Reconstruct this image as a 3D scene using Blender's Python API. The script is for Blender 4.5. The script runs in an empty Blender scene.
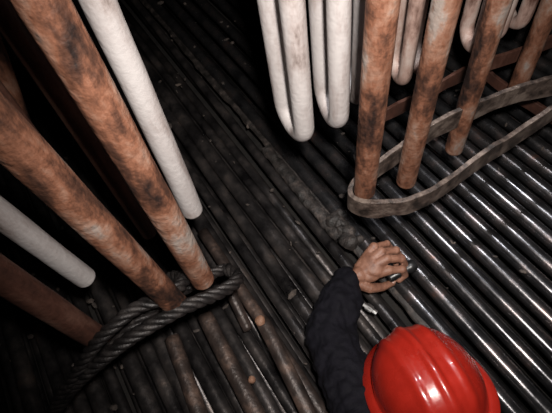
import bpy, bmesh, math, random
from mathutils import Vector, Matrix, noise
random.seed(7)
def V(x,y,z): return Vector((x/1000,y/1000,z/1000))      # millimetres -> metres
def PL(z,s): return [V(*map(float,p.split(',')),z) for p in s.split()]

sc=bpy.context.scene
sc.view_settings.view_transform='Standard'
# ---------------- materials
def mat(name,cols,rough=(.5,.7),metal=0,scale=8,bump=.3,stretch=(1,1,1),detail=8,pos=None,spec=.5,coat=0,bscale=None):
    m=bpy.data.materials.new(name); m.use_nodes=True; nt=m.node_tree; n=nt.nodes; l=nt.links
    b=n['Principled BSDF']
    tc=n.new('ShaderNodeTexCoord'); mp=n.new('ShaderNodeMapping'); mp.inputs['Scale'].default_value=stretch
    l.new(tc.outputs['Object'],mp.inputs[0])
    nz=n.new('ShaderNodeTexNoise'); nz.inputs['Scale'].default_value=scale; nz.inputs['Detail'].default_value=detail; nz.inputs['Roughness'].default_value=.65
    l.new(mp.outputs[0],nz.inputs['Vector'])
    cr=n.new('ShaderNodeValToRGB'); e=cr.color_ramp.elements
    if pos is None: pos=[.3+.4*i/(len(cols)-1) for i in range(len(cols))]
    while len(e)<len(cols): e.new(.5)
    for i,c in enumerate(cols): e[i].position=pos[i]; e[i].color=(*c,1)
    l.new(nz.outputs[0],cr.inputs[0]); l.new(cr.outputs[0],b.inputs['Base Color'])
    mr=n.new('ShaderNodeMapRange'); mr.inputs[1].default_value=.3; mr.inputs[2].default_value=.7; mr.inputs[3].default_value=rough[0]; mr.inputs[4].default_value=rough[1]
    l.new(nz.outputs[0],mr.inputs[0]); l.new(mr.outputs[0],b.inputs['Roughness'])
    b.inputs['Metallic'].default_value=metal; b.inputs['Specular IOR Level'].default_value=spec
    b.inputs['Coat Weight'].default_value=coat
    if bump:
        n2=n.new('ShaderNodeTexNoise'); n2.inputs['Scale'].default_value=bscale or scale*6; n2.inputs['Detail'].default_value=6
        l.new(tc.outputs['Object'],n2.inputs['Vector'])
        bp=n.new('ShaderNodeBump'); bp.inputs['Strength'].default_value=bump; bp.inputs['Distance'].default_value=.004
        l.new(n2.outputs[0],bp.inputs['Height']); l.new(bp.outputs[0],b.inputs['Normal'])
    return m
M_rust=mat('rusty_steel',[(.012,.007,.006),(.06,.026,.016),(.135,.056,.032),(.19,.105,.073),(.21,.175,.155)],(.55,.8),0,15,.9,(1,1,.45),pos=[.36,.44,.50,.58,.66],spec=.25,bscale=70)
M_rustd=mat('dark_rusty_steel',[(.012,.008,.007),(.06,.024,.016),(.12,.06,.042)],(.5,.8),0,14,.5,(1,1,.35),spec=.3)
M_white=mat('ash_white_tube',[(.10,.075,.065),(.26,.225,.215),(.34,.315,.31),(.37,.35,.345)],(.5,.7),0,16,.35,(1,1,.3),pos=[.32,.40,.50,.62],spec=.4)
M_pink=mat('pinkish_ash_tube',[(.08,.04,.03),(.28,.19,.16),(.36,.29,.26)],(.55,.75),0,18,.3,(1,1,.4),pos=[.36,.48,.6],spec=.3)
M_dark=mat('sooty_tube',[(.014,.013,.014),(.045,.041,.041),(.09,.078,.074),(.16,.12,.10)],(.25,.44),.65,10,.4,(1,1,1),pos=[.34,.5,.62,.74],bscale=60)
M_bank=mat('wet_black_tube',[(.03,.03,.034),(.085,.083,.086),(.12,.10,.098),(.26,.13,.095)],(.18,.33),.85,13,.14,(1,1,1),pos=[.3,.5,.64,.73],bscale=45)
M_ash=mat('ash_bed',[(.004,.004,.004),(.02,.017,.015)],(.8,.95),0,20,.6)
M_debris=mat('ash_debris',[(.02,.016,.014),(.05,.04,.035),(.11,.085,.07)],(.7,.9),0,30,.6)
M_bar=mat('flat_bar_steel',[(.014,.010,.008),(.06,.042,.034),(.13,.10,.083)],(.5,.75),.1,24,.7,pos=[.38,.5,.62])
M_seam=mat('corroded_plate',[(.008,.007,.006),(.028,.023,.021),(.09,.07,.06)],(.5,.75),.1,30,.8,pos=[.36,.53,.70])
M_stub=mat('ash_brown_tube',[(.02,.016,.015),(.05,.036,.031),(.17,.11,.085)],(.35,.55),.3,13,.6,pos=[.35,.52,.70])
M_cut=mat('burnt_orange_cut_end',[(.05,.025,.018),(.22,.11,.065),(.30,.19,.14)],(.5,.7),0,60,.5)
M_rope=mat('sooty_wire_rope',[(.004,.004,.004),(.013,.011,.011),(.035,.030,.028)],(.4,.6),.4,40,.4)
M_skin=mat('skin',[(.10,.042,.027),(.20,.094,.060),(.27,.137,.094)],(.45,.6),0,34,.35,bscale=220)
M_nail=mat('nail',[(.28,.16,.12),(.33,.2,.16)],(.3,.4),0,25,0)
M_cloth=mat('dark_jacket',[(.0025,.0025,.0045),(.006,.0055,.009)],(.75,.9),0,40,.4,bscale=260,spec=.15)
M_trous=mat('dark_trousers',[(.01,.012,.02),(.02,.022,.03)],(.8,.95),0,40,.5)
M_red=mat('red_helmet_plastic',[(.20,.010,.006),(.32,.015,.008)],(.2,.4),0,9,.08,coat=.5,bscale=120)
M_hair=mat('hair',[(.01,.008,.006),(.02,.015,.012)],(.5,.7),0,80,.5)
M_blk=mat('black_rubber',[(.006,.006,.006),(.014,.014,.015)],(.3,.5),0,30,.1)
M_sil=mat('scratched_metal',[(.3,.3,.3),(.55,.55,.55)],(.25,.4),.9,30,.2)
M_wall=mat('sooty_casing',[(.006,.005,.005),(.02,.017,.015)],(.8,.95),0,5,.5)
def link(o):
    sc.collection.objects.link(o); return o
def new_obj(name,bm,m,smooth=True,parent=None):
    me=bpy.data.meshes.new(name); bm.normal_update(); bm.to_mesh(me); bm.free()
    if smooth:
        for p in me.polygons: p.use_smooth=True
    for mm in (m if isinstance(m,(list,tuple)) else [m]): me.materials.append(mm)
    o=link(bpy.data.objects.new(name,me))
    if parent: o.parent=parent
    return o
def empty(name):
    o=bpy.data.objects.new(name,None); o.empty_display_size=.05; return link(o)
# ---------------- sweep
def sweep(bm,pts,rad,seg=16,cap=True,wob=0,mi=0,capmi=None):
    pts=[Vector(p) for p in pts]; n=len(pts)
    rads=rad if isinstance(rad,(list,tuple)) else [rad]*n
    T=[(pts[min(i+1,n-1)]-pts[max(i-1,0)]).normalized() for i in range(n)]
    a=Vector((0,0,1)) if abs(T[0].z)<.9 else Vector((1,0,0))
    N=(a-T[0]*a.dot(T[0])).normalized(); rings=[]
    for i in range(n):
        N=(N-T[i]*N.dot(T[i])).normalized(); B=T[i].cross(N); ring=[]
        for k in range(seg):
            an=2*math.pi*k/seg; r=rads[i]
            if wob: r*=1+wob*noise.noise(pts[i]*9+Vector((math.cos(an),math.sin(an),0))*1.2)
            ring.append(bm.verts.new(pts[i]+(N*math.cos(an)+B*math.sin(an))*r))
        rings.append(ring)
    for i in range(n-1):
        for k in range(seg):
            f=bm.faces.new((rings[i][k],rings[i][(k+1)%seg],rings[i+1][(k+1)%seg],rings[i+1][k])); f.material_index=mi
    if cap:
        c=mi if capmi is None else capmi
        f=bm.faces.new(rings[0][::-1]); f.material_index=c
        f=bm.faces.new(rings[-1]); f.material_index=c
def catmull(P,k=8):
    P=[Vector(p) for p in P]; out=[]
    for i in range(len(P)-1):
        p0=P[max(i-1,0)];p1=P[i];p2=P[i+1];p3=P[min(i+2,len(P)-1)]
        for j in range(k):
            t=j/k
            out.append(.5*((2*p1)+(p2-p0)*t+(2*p0-5*p1+4*p2-p3)*t*t+(-p0+3*p1-3*p2+p3)*t**3))
    out.append(P[-1]); return out
ZT=2.4
def hang(name,p,q,r,m):
    """hanging tube: closed lower end p, axis through q, reaching the roof"""
    d=(q-p); top=p+d*((ZT-p.z)/d.z)
    pts=[];rr=[]; u=d.normalized()
    for a in (0,.15,.35,.6,.85,1):
        an=a*math.pi/2; pts.append(p+u*(r*.6*(1-math.cos(an)))); rr.append(max(r*math.sin(an),r*.05))
    p0=p+u*r*.62
    for i in range(0,41): pts.append(p0+(top-p0)*(i/40)); rr.append(r)
    bm=bmesh.new(); sweep(bm,pts,rr,20,wob=.05); return new_obj(name,bm,m)
def ubend(name,a,b,z,r,m):
    a=V(*a,z); b=V(*b,z); z=z/1000; c=(a+b)/2; R=(a-b).length/2; e=(a-b).normalized()
    up=Vector((0,0,1))
    pts=[a+up*((ZT-z)*(1-i/16)) for i in range(16)]
    for i in range(13):
        an=math.pi*i/12; pts.append(c+e*R*math.cos(an)-up*R*math.sin(an))
    pts+=[b+up*((ZT-z)*(i/16)) for i in range(1,17)]
    bm=bmesh.new(); sweep(bm,pts,r,18,wob=.03); return new_obj(name,bm,m)
# ---------------- room shell
def box(name,lo,hi,m):
    bm=bmesh.new(); bmesh.ops.create_cube(bm,size=1)
    for v in bm.verts: v.co=Vector([lo[i]+(hi[i]-lo[i])*(v.co[i]+.5) for i in range(3)])
    return new_obj(name,bm,m,False)
box('floor',(-4,-2.8,-.25),(4,5,-.15),M_ash)
box('ceiling',(-4,-2.8,ZT),(4,5,ZT+.1),M_wall)
box('wall_left',(-4.1,-2.8,-.25),(-4,5,ZT+.1),M_wall)
box('wall_right',(4,-2.8,-.25),(4.1,5,ZT+.1),M_wall)
box('wall_back',(-4,5,-.25),(4,5.1,ZT+.1),M_wall)
box('wall_front',(-4,-2.9,-.25),(4,-2.8,ZT+.1),M_wall)
# ---------------- tube banks
D=Vector((-.371,.9286,0)); Np=Vector((.9286,.371,0))
def bank(name,u0,u1,pitch,r,zc,m,s0,s1,jit,layer2=True):
    bm=bmesh.new(); u=u0
    while u<u1:
        rr=r*(1+random.uniform(-1,1)*jit*1.6); z=zc+random.uniform(-1,1)*jit*.16; a=random.uniform(-1,1)*jit*.07
        d=(D+Np*a).normalized()
        pts=[]
        bow=random.uniform(-1,1)*jit*.05
        for i in range(60):
            s=s0+(s1-s0)*i/59
            pts.append(Np*(u+bow*math.sin(s*1.7+u*9))+d*s+Vector((0,0,z+bow*.5*math.cos(s*2.1+u*5))))
        sweep(bm,pts,rr,16,wob=.05)
        if layer2:
            sweep(bm,[Np*(u+pitch/2)+D*s0+Vector((0,0,zc-.062)),Np*(u+pitch/2)+D*s1+Vector((0,0,zc-.062))],r*.95,12)
        u+=pitch*(1+random.uniform(-1,1)*jit)
    return new_obj(name,bm,m)
bank('boiler_tube_bank',-2.1,.40,.057,.0215,-.03,M_dark,-1.2,3.6,.15)
bank('boiler_tube_bank',.47,2.3,.064,.0225,0.0,M_bank,-.9,3.2,.03)
# corroded seam between the banks
bm=bmesh.new()
for k,(uu,zz,ww,s0,s1) in enumerate([(.443,-.006,.018,.10,2.6),(.418,.012,.022,.55,1.02)]):
    n=60; R=[]
    for i in range(n):
        s=s0+(s1-s0)*i/(n-1); w1=ww*(1+.4*noise.noise(Vector((s*14,k,0)))); w2=ww*(1+.4*noise.noise(Vector((s*14,k+5,3))))
        c=Np*(uu+.004*math.sin(s*7))+D*s; z=zz+.006*noise.noise(Vector((s*20,k,8)))
        R.append([bm.verts.new(c-Np*w1+Vector((0,0,z-.012))),bm.verts.new(c-Np*w1*.9+Vector((0,0,z+.002))),bm.verts.new(c+Vector((0,0,z+.004))),bm.verts.new(c+Np*w2*.9+Vector((0,0,z+.002))),bm.verts.new(c+Np*w2+Vector((0,0,z-.012)))])
    for i in range(n-1):
        for j in range(4): bm.faces.new((R[i][j],R[i][j+1],R[i+1][j+1],R[i+1][j]))
for i in range(16):
    p=Np*.445+D*random.uniform(.50,.62)+Np*random.uniform(-.02,.02)+Vector((0,0,.010))
    bmesh.ops.create_icosphere(bm,subdivisions=3,radius=random.uniform(.014,.028),matrix=Matrix.Translation(p))
for v in bm.verts: v.co+=Vector((noise.noise(v.co*50),noise.noise(v.co*50+Vector((9,0,0))),noise.noise(v.co*50+Vector((0,9,0)))))*.007
new_obj('corroded_seam_strip',bm,M_seam)
# loose broken tubes lying on the bank
bm=bmesh.new()
def stub(a,b,r):
    n=14; pts=[a.lerp(b,i/n) for i in range(n+1)]
    sweep(bm,pts,r,18,wob=.1,mi=0,capmi=1)
stub(V(-257,793,20),V(12,142,20),.019)
stub(V(-109,437,62),V(-30,159,45),.021)
stub(V(-274,493,45),V(-159,176,30),.024)
stub(V(-378,452,40),V(-308,194,30),.022)
stub(V(-192,560,90),V(-158,432,20),.015)
stub(V(-114,452,0),V(-112,425,95),.014)
stub(V(-172,292,0),V(-165,287,50),.010)
new_obj('broken_tube_pile',bm,[M_stub,M_cut])
# debris
bm=bmesh.new()
for i in range(420):
    u=random.uniform(-1.3,.45) if i<330 else random.uniform(.45,1.6); s=random.uniform(0,2.2)
    sz=random.choice([.003,.005,.006,.009])*random.uniform(.7,1.3)
    p=Np*u+D*s+Vector((0,0,-.014 if u<.45 else .02))
    mtx=Matrix.Translation(p)@Matrix.Rotation(random.random()*6,4,Vector((random.random(),random.random(),1)).normalized())@Matrix.Diagonal((sz*random.uniform(1,2.5),sz,sz*.7,1))
    bmesh.ops.create_icosphere(bm,subdivisions=1,radius=1,matrix=mtx)
new_obj('ash_debris',bm,M_debris,False)
# ---------------- hanging tubes (left row)
hang('white_hanging_tube',V(-185,576,458),V(-167,581,978),.0235,M_white)
hang('rusty_hanging_tube',V(-183,414,436),V(-169,419,1080),.0245,M_rust)
hang('rusty_hanging_tube',V(-243,374,434),V(-256,365,992),.025,M_rust)
hang('white_hanging_tube',V(-421,462,468),V(-427,456,750),.022,M_white)
hang('rusty_hanging_tube',V(-423,353,361),V(-422,355,735),.025,M_rustd)
hang('dark_hanging_tube',V(-330,624,334),V(-312,633,958),.018,M_rustd)
hang('dark_hanging_tube',V(-418,603,261),V(-396,617,835),.018,M_rustd)
hang('rusty_hanging_tube',V(-556,822,521),V(-502,854,729),.024,M_rust)
# right row of pendants
hang('rusty_pendant_tube',V(217,583,367),V(221,581,885),.026,M_rust)
hang('rusty_pendant_tube',V(355,648,266),V(359,646,812),.0255,M_rust)
hang('rusty_pendant_tube',V(550,764,198),V(544,768,691),.0255,M_rust)
hang('rusty_pendant_tube',V(817,928,174),V(811,934,524),.026,M_rust)
ubend('white_u_bend_tube',(95,643),(68,734),587,.0215,M_white)
ubend('white_u_bend_tube',(175,660),(164,759),587,.0215,M_white)
ubend('white_u_bend_tube',(249,760),(251,861),537,.0185,M_white)
ubend('pinkish_u_bend_tube',(334,842),(333,928),487,.018,M_pink)
ubend('pinkish_u_bend_tube',(395,835),(398,930),487,.018,M_pink)
ubend('pinkish_u_bend_tube',(455,850),(460,950),487,.018,M_pink)
ubend('pinkish_u_bend_tube',(610,889),(611,966),487,.019,M_pink)
ubend('pinkish_u_bend_tube',(680,920),(682,1000),487,.019,M_pink)
ubend('pinkish_u_bend_tube',(757,944),(752,1026),487,.019,M_pink)
# ---------------- spacer bars
def flatbar(bm,pts,h,t):
    n=len(pts); R=[]
    for i in range(n):
        T=(pts[min(i+1,n-1)]-pts[max(i-1,0)]); T.z=0; T.normalize(); S=Vector((T.y,-T.x,0))
        w=.0035*noise.noise(pts[i]*25); c=pts[i]+Vector((0,0,.006*noise.noise(pts[i]*9))); hh=h*(1+.18*noise.noise(pts[i]*18))
        R.append([bm.verts.new(c+S*(t/2+w)+Vector((0,0,hh/2))),bm.verts.new(c-S*(t/2-w)+Vector((0,0,hh/2))),bm.verts.new(c-S*(t/2-w)-Vector((0,0,hh/2))),bm.verts.new(c+S*(t/2+w)-Vector((0,0,hh/2)))])
    for i in range(n-1):
        for k in range(4): bm.faces.new((R[i][k],R[i][(k+1)%4],R[i+1][(k+1)%4],R[i+1][k]))
    bm.faces.new(R[0][::-1]); bm.faces.new(R[-1])
def bar(name,pts,h,t,m):
    bm=bmesh.new(); flatbar(bm,catmull(pts,8),h,t)
    o=new_obj(name,bm,m,False); bv=o.modifiers.new('b','BEVEL'); bv.width=.0015; bv.segments=2; return o
bar('tube_spacer_bar',PL(362,'813,794 652,782 445,733 304,664 210,617 182,574 220,540 302,530 380,544 524,607 779,711'),.066,.012,M_bar)
bar('tie_bar',PL(292,'355,874 492,920 669,975 966,1027'),.05,.010,M_rustd)
bar('tie_bar',PL(172,'772,1146 828,964 909,803'),.04,.012,M_rustd)
# ---------------- wire rope
def rope(bm,P,R,turn=70,strands=4):
    c=catmull(P,24); n=len(c); ln=[0]
    for i in range(1,n): ln.append(ln[-1]+(c[i]-c[i-1]).length)
    T=[(c[min(i+1,n-1)]-c[max(i-1,0)]).normalized() for i in range(n)]
    N=(Vector((0,0,1))-T[0]*T[0].z).normalized(); fr=[]
    for i in range(n):
        N=(N-T[i]*N.dot(T[i])).normalized(); fr.append((N.copy(),T[i].cross(N)))
    for s in range(strands):
        pts=[c[i]+(fr[i][0]*math.cos(ln[i]*turn+2*math.pi*s/strands)+fr[i][1]*math.sin(ln[i]*turn+2*math.pi*s/strands))*R*.6 for i in range(n)]
        sweep(bm,pts,R*.5,7)
bm=bmesh.new()
rope(bm,[V(-145,472,360),V(-116,422,400),V(-149,387,430),V(-207,361,460),V(-270,338,470),V(-345,314,460),V(-423,294,420),V(-499,279,360),V(-605,252,250),V(-700,225,120),V(-760,205,15)],.0140)
rope(bm,[V(-261,462,400),V(-219,417,460),V(-243,371,500),V(-298,363,500),V(-342,341,500),V(-398,319,470),V(-475,290,400),V(-550,268,320),V(-660,240,170),V(-730,222,15)],.0130)
rope(bm,[V(-145,472,360),V(-185,453,380),V(-228,438,380),V(-288,398,410),V(-350,352,420),V(-430,310,400)],.0125)
new_obj('wire_rope_sling',bm,M_rope)
# ---------------- worker
worker=empty('worker')
def chain(bm,pts,rads):
    pts=[Vector(p) for p in pts]
    for i in range(len(pts)-1):
        a,b=pts[i],pts[i+1]; k=max(2,int((b-a).length/(min(rads[i],rads[i+1])*.5)))
        for j in range(k+1):
            t=j/k; bmesh.ops.create_icosphere(bm,subdivisions=2,radius=rads[i]*(1-t)+rads[i+1]*t,matrix=Matrix.Translation(a.lerp(b,t)))
def blob(bm,p,s,rot=None):
    m=Matrix.Translation(p)
    if rot is not None: m=m@rot.to_4x4()
    bmesh.ops.create_icosphere(bm,subdivisions=3,radius=1,matrix=m@Matrix.Diagonal((*s,1)))
def remesh(o,vs,sm=4,disp=None):
    r=o.modifiers.new('union','REMESH'); r.mode='VOXEL'; r.voxel_size=vs; r.use_smooth_shade=True
    s=o.modifiers.new('soft','SMOOTH'); s.factor=.5; s.iterations=sm
    if disp:
        t=bpy.data.textures.new('folds','CLOUDS'); t.noise_scale=disp[0]
        d=o.modifiers.new('folds','DISPLACE'); d.texture=t; d.strength=disp[1]; d.texture_coords='GLOBAL'
wr=V(151,486,85); el=V(63,348,85); sh=V(100,20,170)
head=V(232,150,220)
hx,hy=head.x,head.y
neck=Vector((hx,hy-.10,.17))
bm=bmesh.new()
cuff=wr.lerp(el,.03)
chain(bm,[cuff,wr.lerp(el,.12)],[.043,.047])
chain(bm,[wr.lerp(el,.12),wr.lerp(el,.4),el,el.lerp(sh,.5),sh],[.047,.062,.068,.070,.082])
shR=Vector((hx+.15,.0,.17)); elR=Vector((hx+.20,-.24,.10)); wrR=Vector((hx+.24,-.46,.07))
chain(bm,[wrR,elR,shR],[.038,.055,.075])
pel=Vector((hx,-.50,.24)); chest=Vector((hx,-.08,.17))
chain(bm,[sh,chest+Vector((0,.05,0)),shR],[.075,.09,.075])
for t in range(9):
    p=chest.lerp(pel,t/8); blob(bm,p,(.185-.03*math.sin(t/8*math.pi),.09,.12))
chain(bm,[neck,neck.lerp(chest,.6)],[.058,.075])
new=new_obj('jacket',bm,M_cloth,parent=worker); remesh(new,.005,5,(.035,.022))
bm=bmesh.new()
for sx in (-1,1):
    hip=pel+Vector((sx*.10,-.02,0)); kn=Vector((hx+sx*.12,-.62,.085)) ; an=Vector((hx+sx*.14,-1.02,.08))
    chain(bm,[hip,kn,an],[.095,.065,.045])
blob(bm,pel,(.17,.12,.12))
new=new_obj('trousers',bm,M_trous,parent=worker); remesh(new,.01,4,(.08,.01))
for sx in (-1,1):
    bm=bmesh.new(); an=Vector((hx+sx*.14,-1.06,.08))
    chain(bm,[an,an+Vector((0,-.04,-.02)),an+Vector((0,-.08,-.02)),an+Vector((0,-.06,.08))],[.045,.045,.04,.035])
    b=new_obj('boot',bm,M_blk,parent=worker); remesh(b,.008)
look=(wr-head); look.z=0; look.normalize(); look=(look*.9+Vector((0,.25,0))).normalized()
fw=(look*math.cos(.5)-Vector((0,0,1))*math.sin(.5)).normalized()
side=fw.cross(Vector((0,0,1))).normalized(); upv=side.cross(fw)
HM=Matrix((side,fw,upv)).transposed()
def hl(x,y,z): return head+HM@Vector((x,y,z))
bm=bmesh.new()
blob(bm,hl(0,0,0),(.075,.095,.09),HM); blob(bm,hl(0,.035,-.06),(.055,.06,.06),HM)
chain(bm,[hl(0,.092,-.015),hl(0,.108,-.045)],[.009,.014]); chain(bm,[hl(-.02,.085,-.072),hl(.02,.085,-.072)],[.009,.009])
chain(bm,[hl(-.04,.08,.005),hl(.04,.08,.005)],[.014,.014]); blob(bm,hl(0,.075,-.105),(.025,.02,.018),HM)
for sx in (-1,1): blob(bm,hl(sx*.078,-.005,-.03),(.010,.022,.032),HM)
chain(bm,[hl(0,-.03,-.07),neck],[.058,.06])
o=new_obj('head',bm,M_skin,parent=worker); remesh(o,.004,3)
bm=bmesh.new()
for sx in (-1,1): blob(bm,hl(sx*.03,.088,-.015),(.013,.010,.009),HM)
new_obj('eyes',bm,M_nail,parent=worker)
bm=bmesh.new(); blob(bm,hl(0,-.02,-.012),(.08,.088,.08),HM); new_obj('hair',bm,M_hair,parent=worker)
# helmet
bm=bmesh.new(); ns,nr=96,26; rings=[]
a_,b_,c_=.112,.135,.125
for j in range(nr+1):
    ph=math.pi/2*j/nr; ring=[]
    for i in range(ns):
        th=2*math.pi*i/ns; x=math.cos(th)*math.cos(ph); y=math.sin(th)*math.cos(ph); z=math.sin(ph)
        z2=z**.85 if z>0 else 0
        lift=0
        for c0,am in ((0,.007),(.045,.005),(-.045,.005)):
            lift+=am*math.exp(-((x*a_-c0)/.009)**4)*max(0,min(1,(z-.3)/.15))
        ring.append((x*(a_+lift*.3),y*(b_+lift*.3),z2*c_+lift))
    rings.append(ring)
prof=[]
for (o_,dz) in ((.022,-.012),(.02,-.006),(.004,0.0)):
    ring=[]
    for i in range(ns):
        th=2*math.pi*i/ns; fr=max(0,math.sin(th))**3; ex=o_*(1+1.4*fr)
        ring.append((math.cos(th)*(a_+ex),math.sin(th)*(b_+ex),dz-.35*(ex-o_)))
    prof.append(ring)
R=[[bm.verts.new(hl(v[0],v[1]-.01,v[2]+.01)) for v in ring] for ring in prof+rings]
for j in range(len(R)-1):
    for i in range(ns): bm.faces.new((R[j][i],R[j][(i+1)%ns],R[j+1][(i+1)%ns],R[j+1][i]))
bmesh.ops.remove_doubles(bm,verts=bm.verts,dist=.0004)
o=new_obj('hard_hat',bm,M_red,parent=worker); so=o.modifiers.new('s','SOLIDIFY'); so.thickness=.003
# left hand: index, middle, ring, little
bm=bmesh.new()
K=[V(271,482,105),V(271,508,125),V(263,534,122),V(250,558,113)]
Mi=[V(309,479,97),V(314,507,108),V(309,537,104),V(294,568,94)]
Dd=[V(318,472,68),V(329,497,70),V(326,529,66),V(310,563,62)]
Tp=[V(300,466,55),V(311,490,52),V(309,519,48),V(295,550,48)]
fr=[(.0125,.0115,.0102,.009),(.0130,.0118,.0105,.009),(.0122,.0112,.0098,.0085),(.0108,.0098,.0088,.0078)]
wv=V(166,487,90)
for i in range(4):
    base=wv.lerp(K[i],.35)
    chain(bm,[base,wv.lerp(K[i],.75),K[i]],[.018,.0165,.0145])
    blob(bm,K[i]+Vector((0,0,.003)),(.0132,.0132,.0115))
    chain(bm,[K[i],Mi[i],Dd[i],Tp[i]],list(fr[i]))
    blob(bm,Mi[i],(fr[i][1]*1.12,)*3)
blob(bm,wv.lerp(K[1],.5)-Vector((0,0,.010)),(.036,.036,.020))
blob(bm,wv.lerp((K[1]+K[2])/2,.66)+Vector((0,0,.0)),(.034,.040,.0165))
T=[V(179,473,85),V(209,454,75),V(245,454,62),V(278,462,55)]
chain(bm,T,[.018,.0155,.013,.010])
chain(bm,[wr.lerp(el,.12),wr,wv.lerp(K[1],.2)],[.029,.027,.026])
o=new_obj('left_hand',bm,M_skin,parent=worker); remesh(o,.0022,3)
bm=bmesh.new(); blob(bm,T[3]+Vector((.003,.0,.0078)),(.007,.006,.003))
for i in range(4): blob(bm,Tp[i].lerp(Dd[i],.35)+Vector((.006,0,.005)),(.004,.005,.005))
new_obj('nails',bm,M_nail,parent=worker)
# right hand, propping the body further back
bm=bmesh.new(); b0=wrR+Vector((.01,-.03,-.015)); blob(bm,b0+Vector((0,-.04,-.006)),(.042,.05,.016))
for i,(dx,ln_) in enumerate(((-.03,.07),(-.01,.078),(.01,.072),(.03,.056))):
    p=b0+Vector((dx,-.075,-.004)); chain(bm,[p,p+Vector((dx*.15,-ln_*.5,.006)),p+Vector((dx*.2,-ln_,-.008))],[.0105,.0095,.008])
p=b0+Vector((-.03,-.02,-.008)); chain(bm,[p,p+Vector((-.03,-.03,0)),p+Vector((-.036,-.06,-.002))],[.014,.0115,.009])
chain(bm,[wrR,b0],[.028,.027]); o=new_obj('right_hand',bm,M_skin,parent=worker); remesh(o,.003,3)
# torch held in the fist, head sticking out past the fingers
bm=bmesh.new()
a=V(268,470,72);b=V(352,496,66)
ax=(b-a).normalized()
sweep(bm,[a,a+ax*.004,b-ax*.024,b-ax*.018,b,b+ax*.004],[.010,.013,.013,.018,.019,.015],20)
new_obj('inspection_torch',bm,M_blk,parent=worker)
bm=bmesh.new(); a=V(178,430,42);b=V(212,392,36)
sweep(bm,[a,a.lerp(b,.3),a.lerp(b,.31),a.lerp(b,.7),a.lerp(b,.71),b],[.007,.007,.011,.011,.007,.007],6); new_obj('metal_fitting',bm,M_sil,False)
# ---------------- lights
def aim(o,t):
    o.rotation_euler=(Vector(t)-o.location).to_track_quat('-Z','Y').to_euler()
def spot(name,loc,tgt,e,size,blend,col,rad):
    l=bpy.data.lights.new(name,'SPOT'); l.energy=e; l.spot_size=math.radians(size); l.spot_blend=blend; l.color=col; l.shadow_soft_size=rad
    o=link(bpy.data.objects.new(name,l)); o.location=loc; aim(o,tgt); return o
spot('camera_flash',(.07,.03,1.40),(.22,.85,.1),112,92,1,(1,.93,.87),.025)
spot('added_streak_light',(.45,.95,1.6),(.5,.42,0),80,62,1,(.97,.97,1),.05)  # added light, placed to draw bright streaks along the right bank tubes
spot('added_streak_light',(.27,.82,1.62),(.40,.42,0),75,48,1,(.97,.97,1),.05)  # second added light, shining between pendants to strengthen streaks near the hand
w=bpy.data.worlds.new('w'); sc.world=w; w.use_nodes=True; w.node_tree.nodes['Background'].inputs[0].default_value=(.5,.45,.42,1); w.node_tree.nodes['Background'].inputs[1].default_value=.02
# ---------------- camera (looking steeply down into the bank, slightly rolled)
XW=Vector((.9755,.2198,0)); ZW=Vector((-.1194,.5299,.8396)).normalized()
XW=(XW-ZW*XW.dot(ZW)).normalized(); YW=ZW.cross(XW)
cd=bpy.data.cameras.new('camera'); cam=link(bpy.data.objects.new('camera',cd))
cd.lens=29.35; cd.clip_start=.02
cam.matrix_world=Matrix.Translation((0,0,1.3))@Matrix((XW,YW,ZW)).to_4x4()
sc.camera=cam
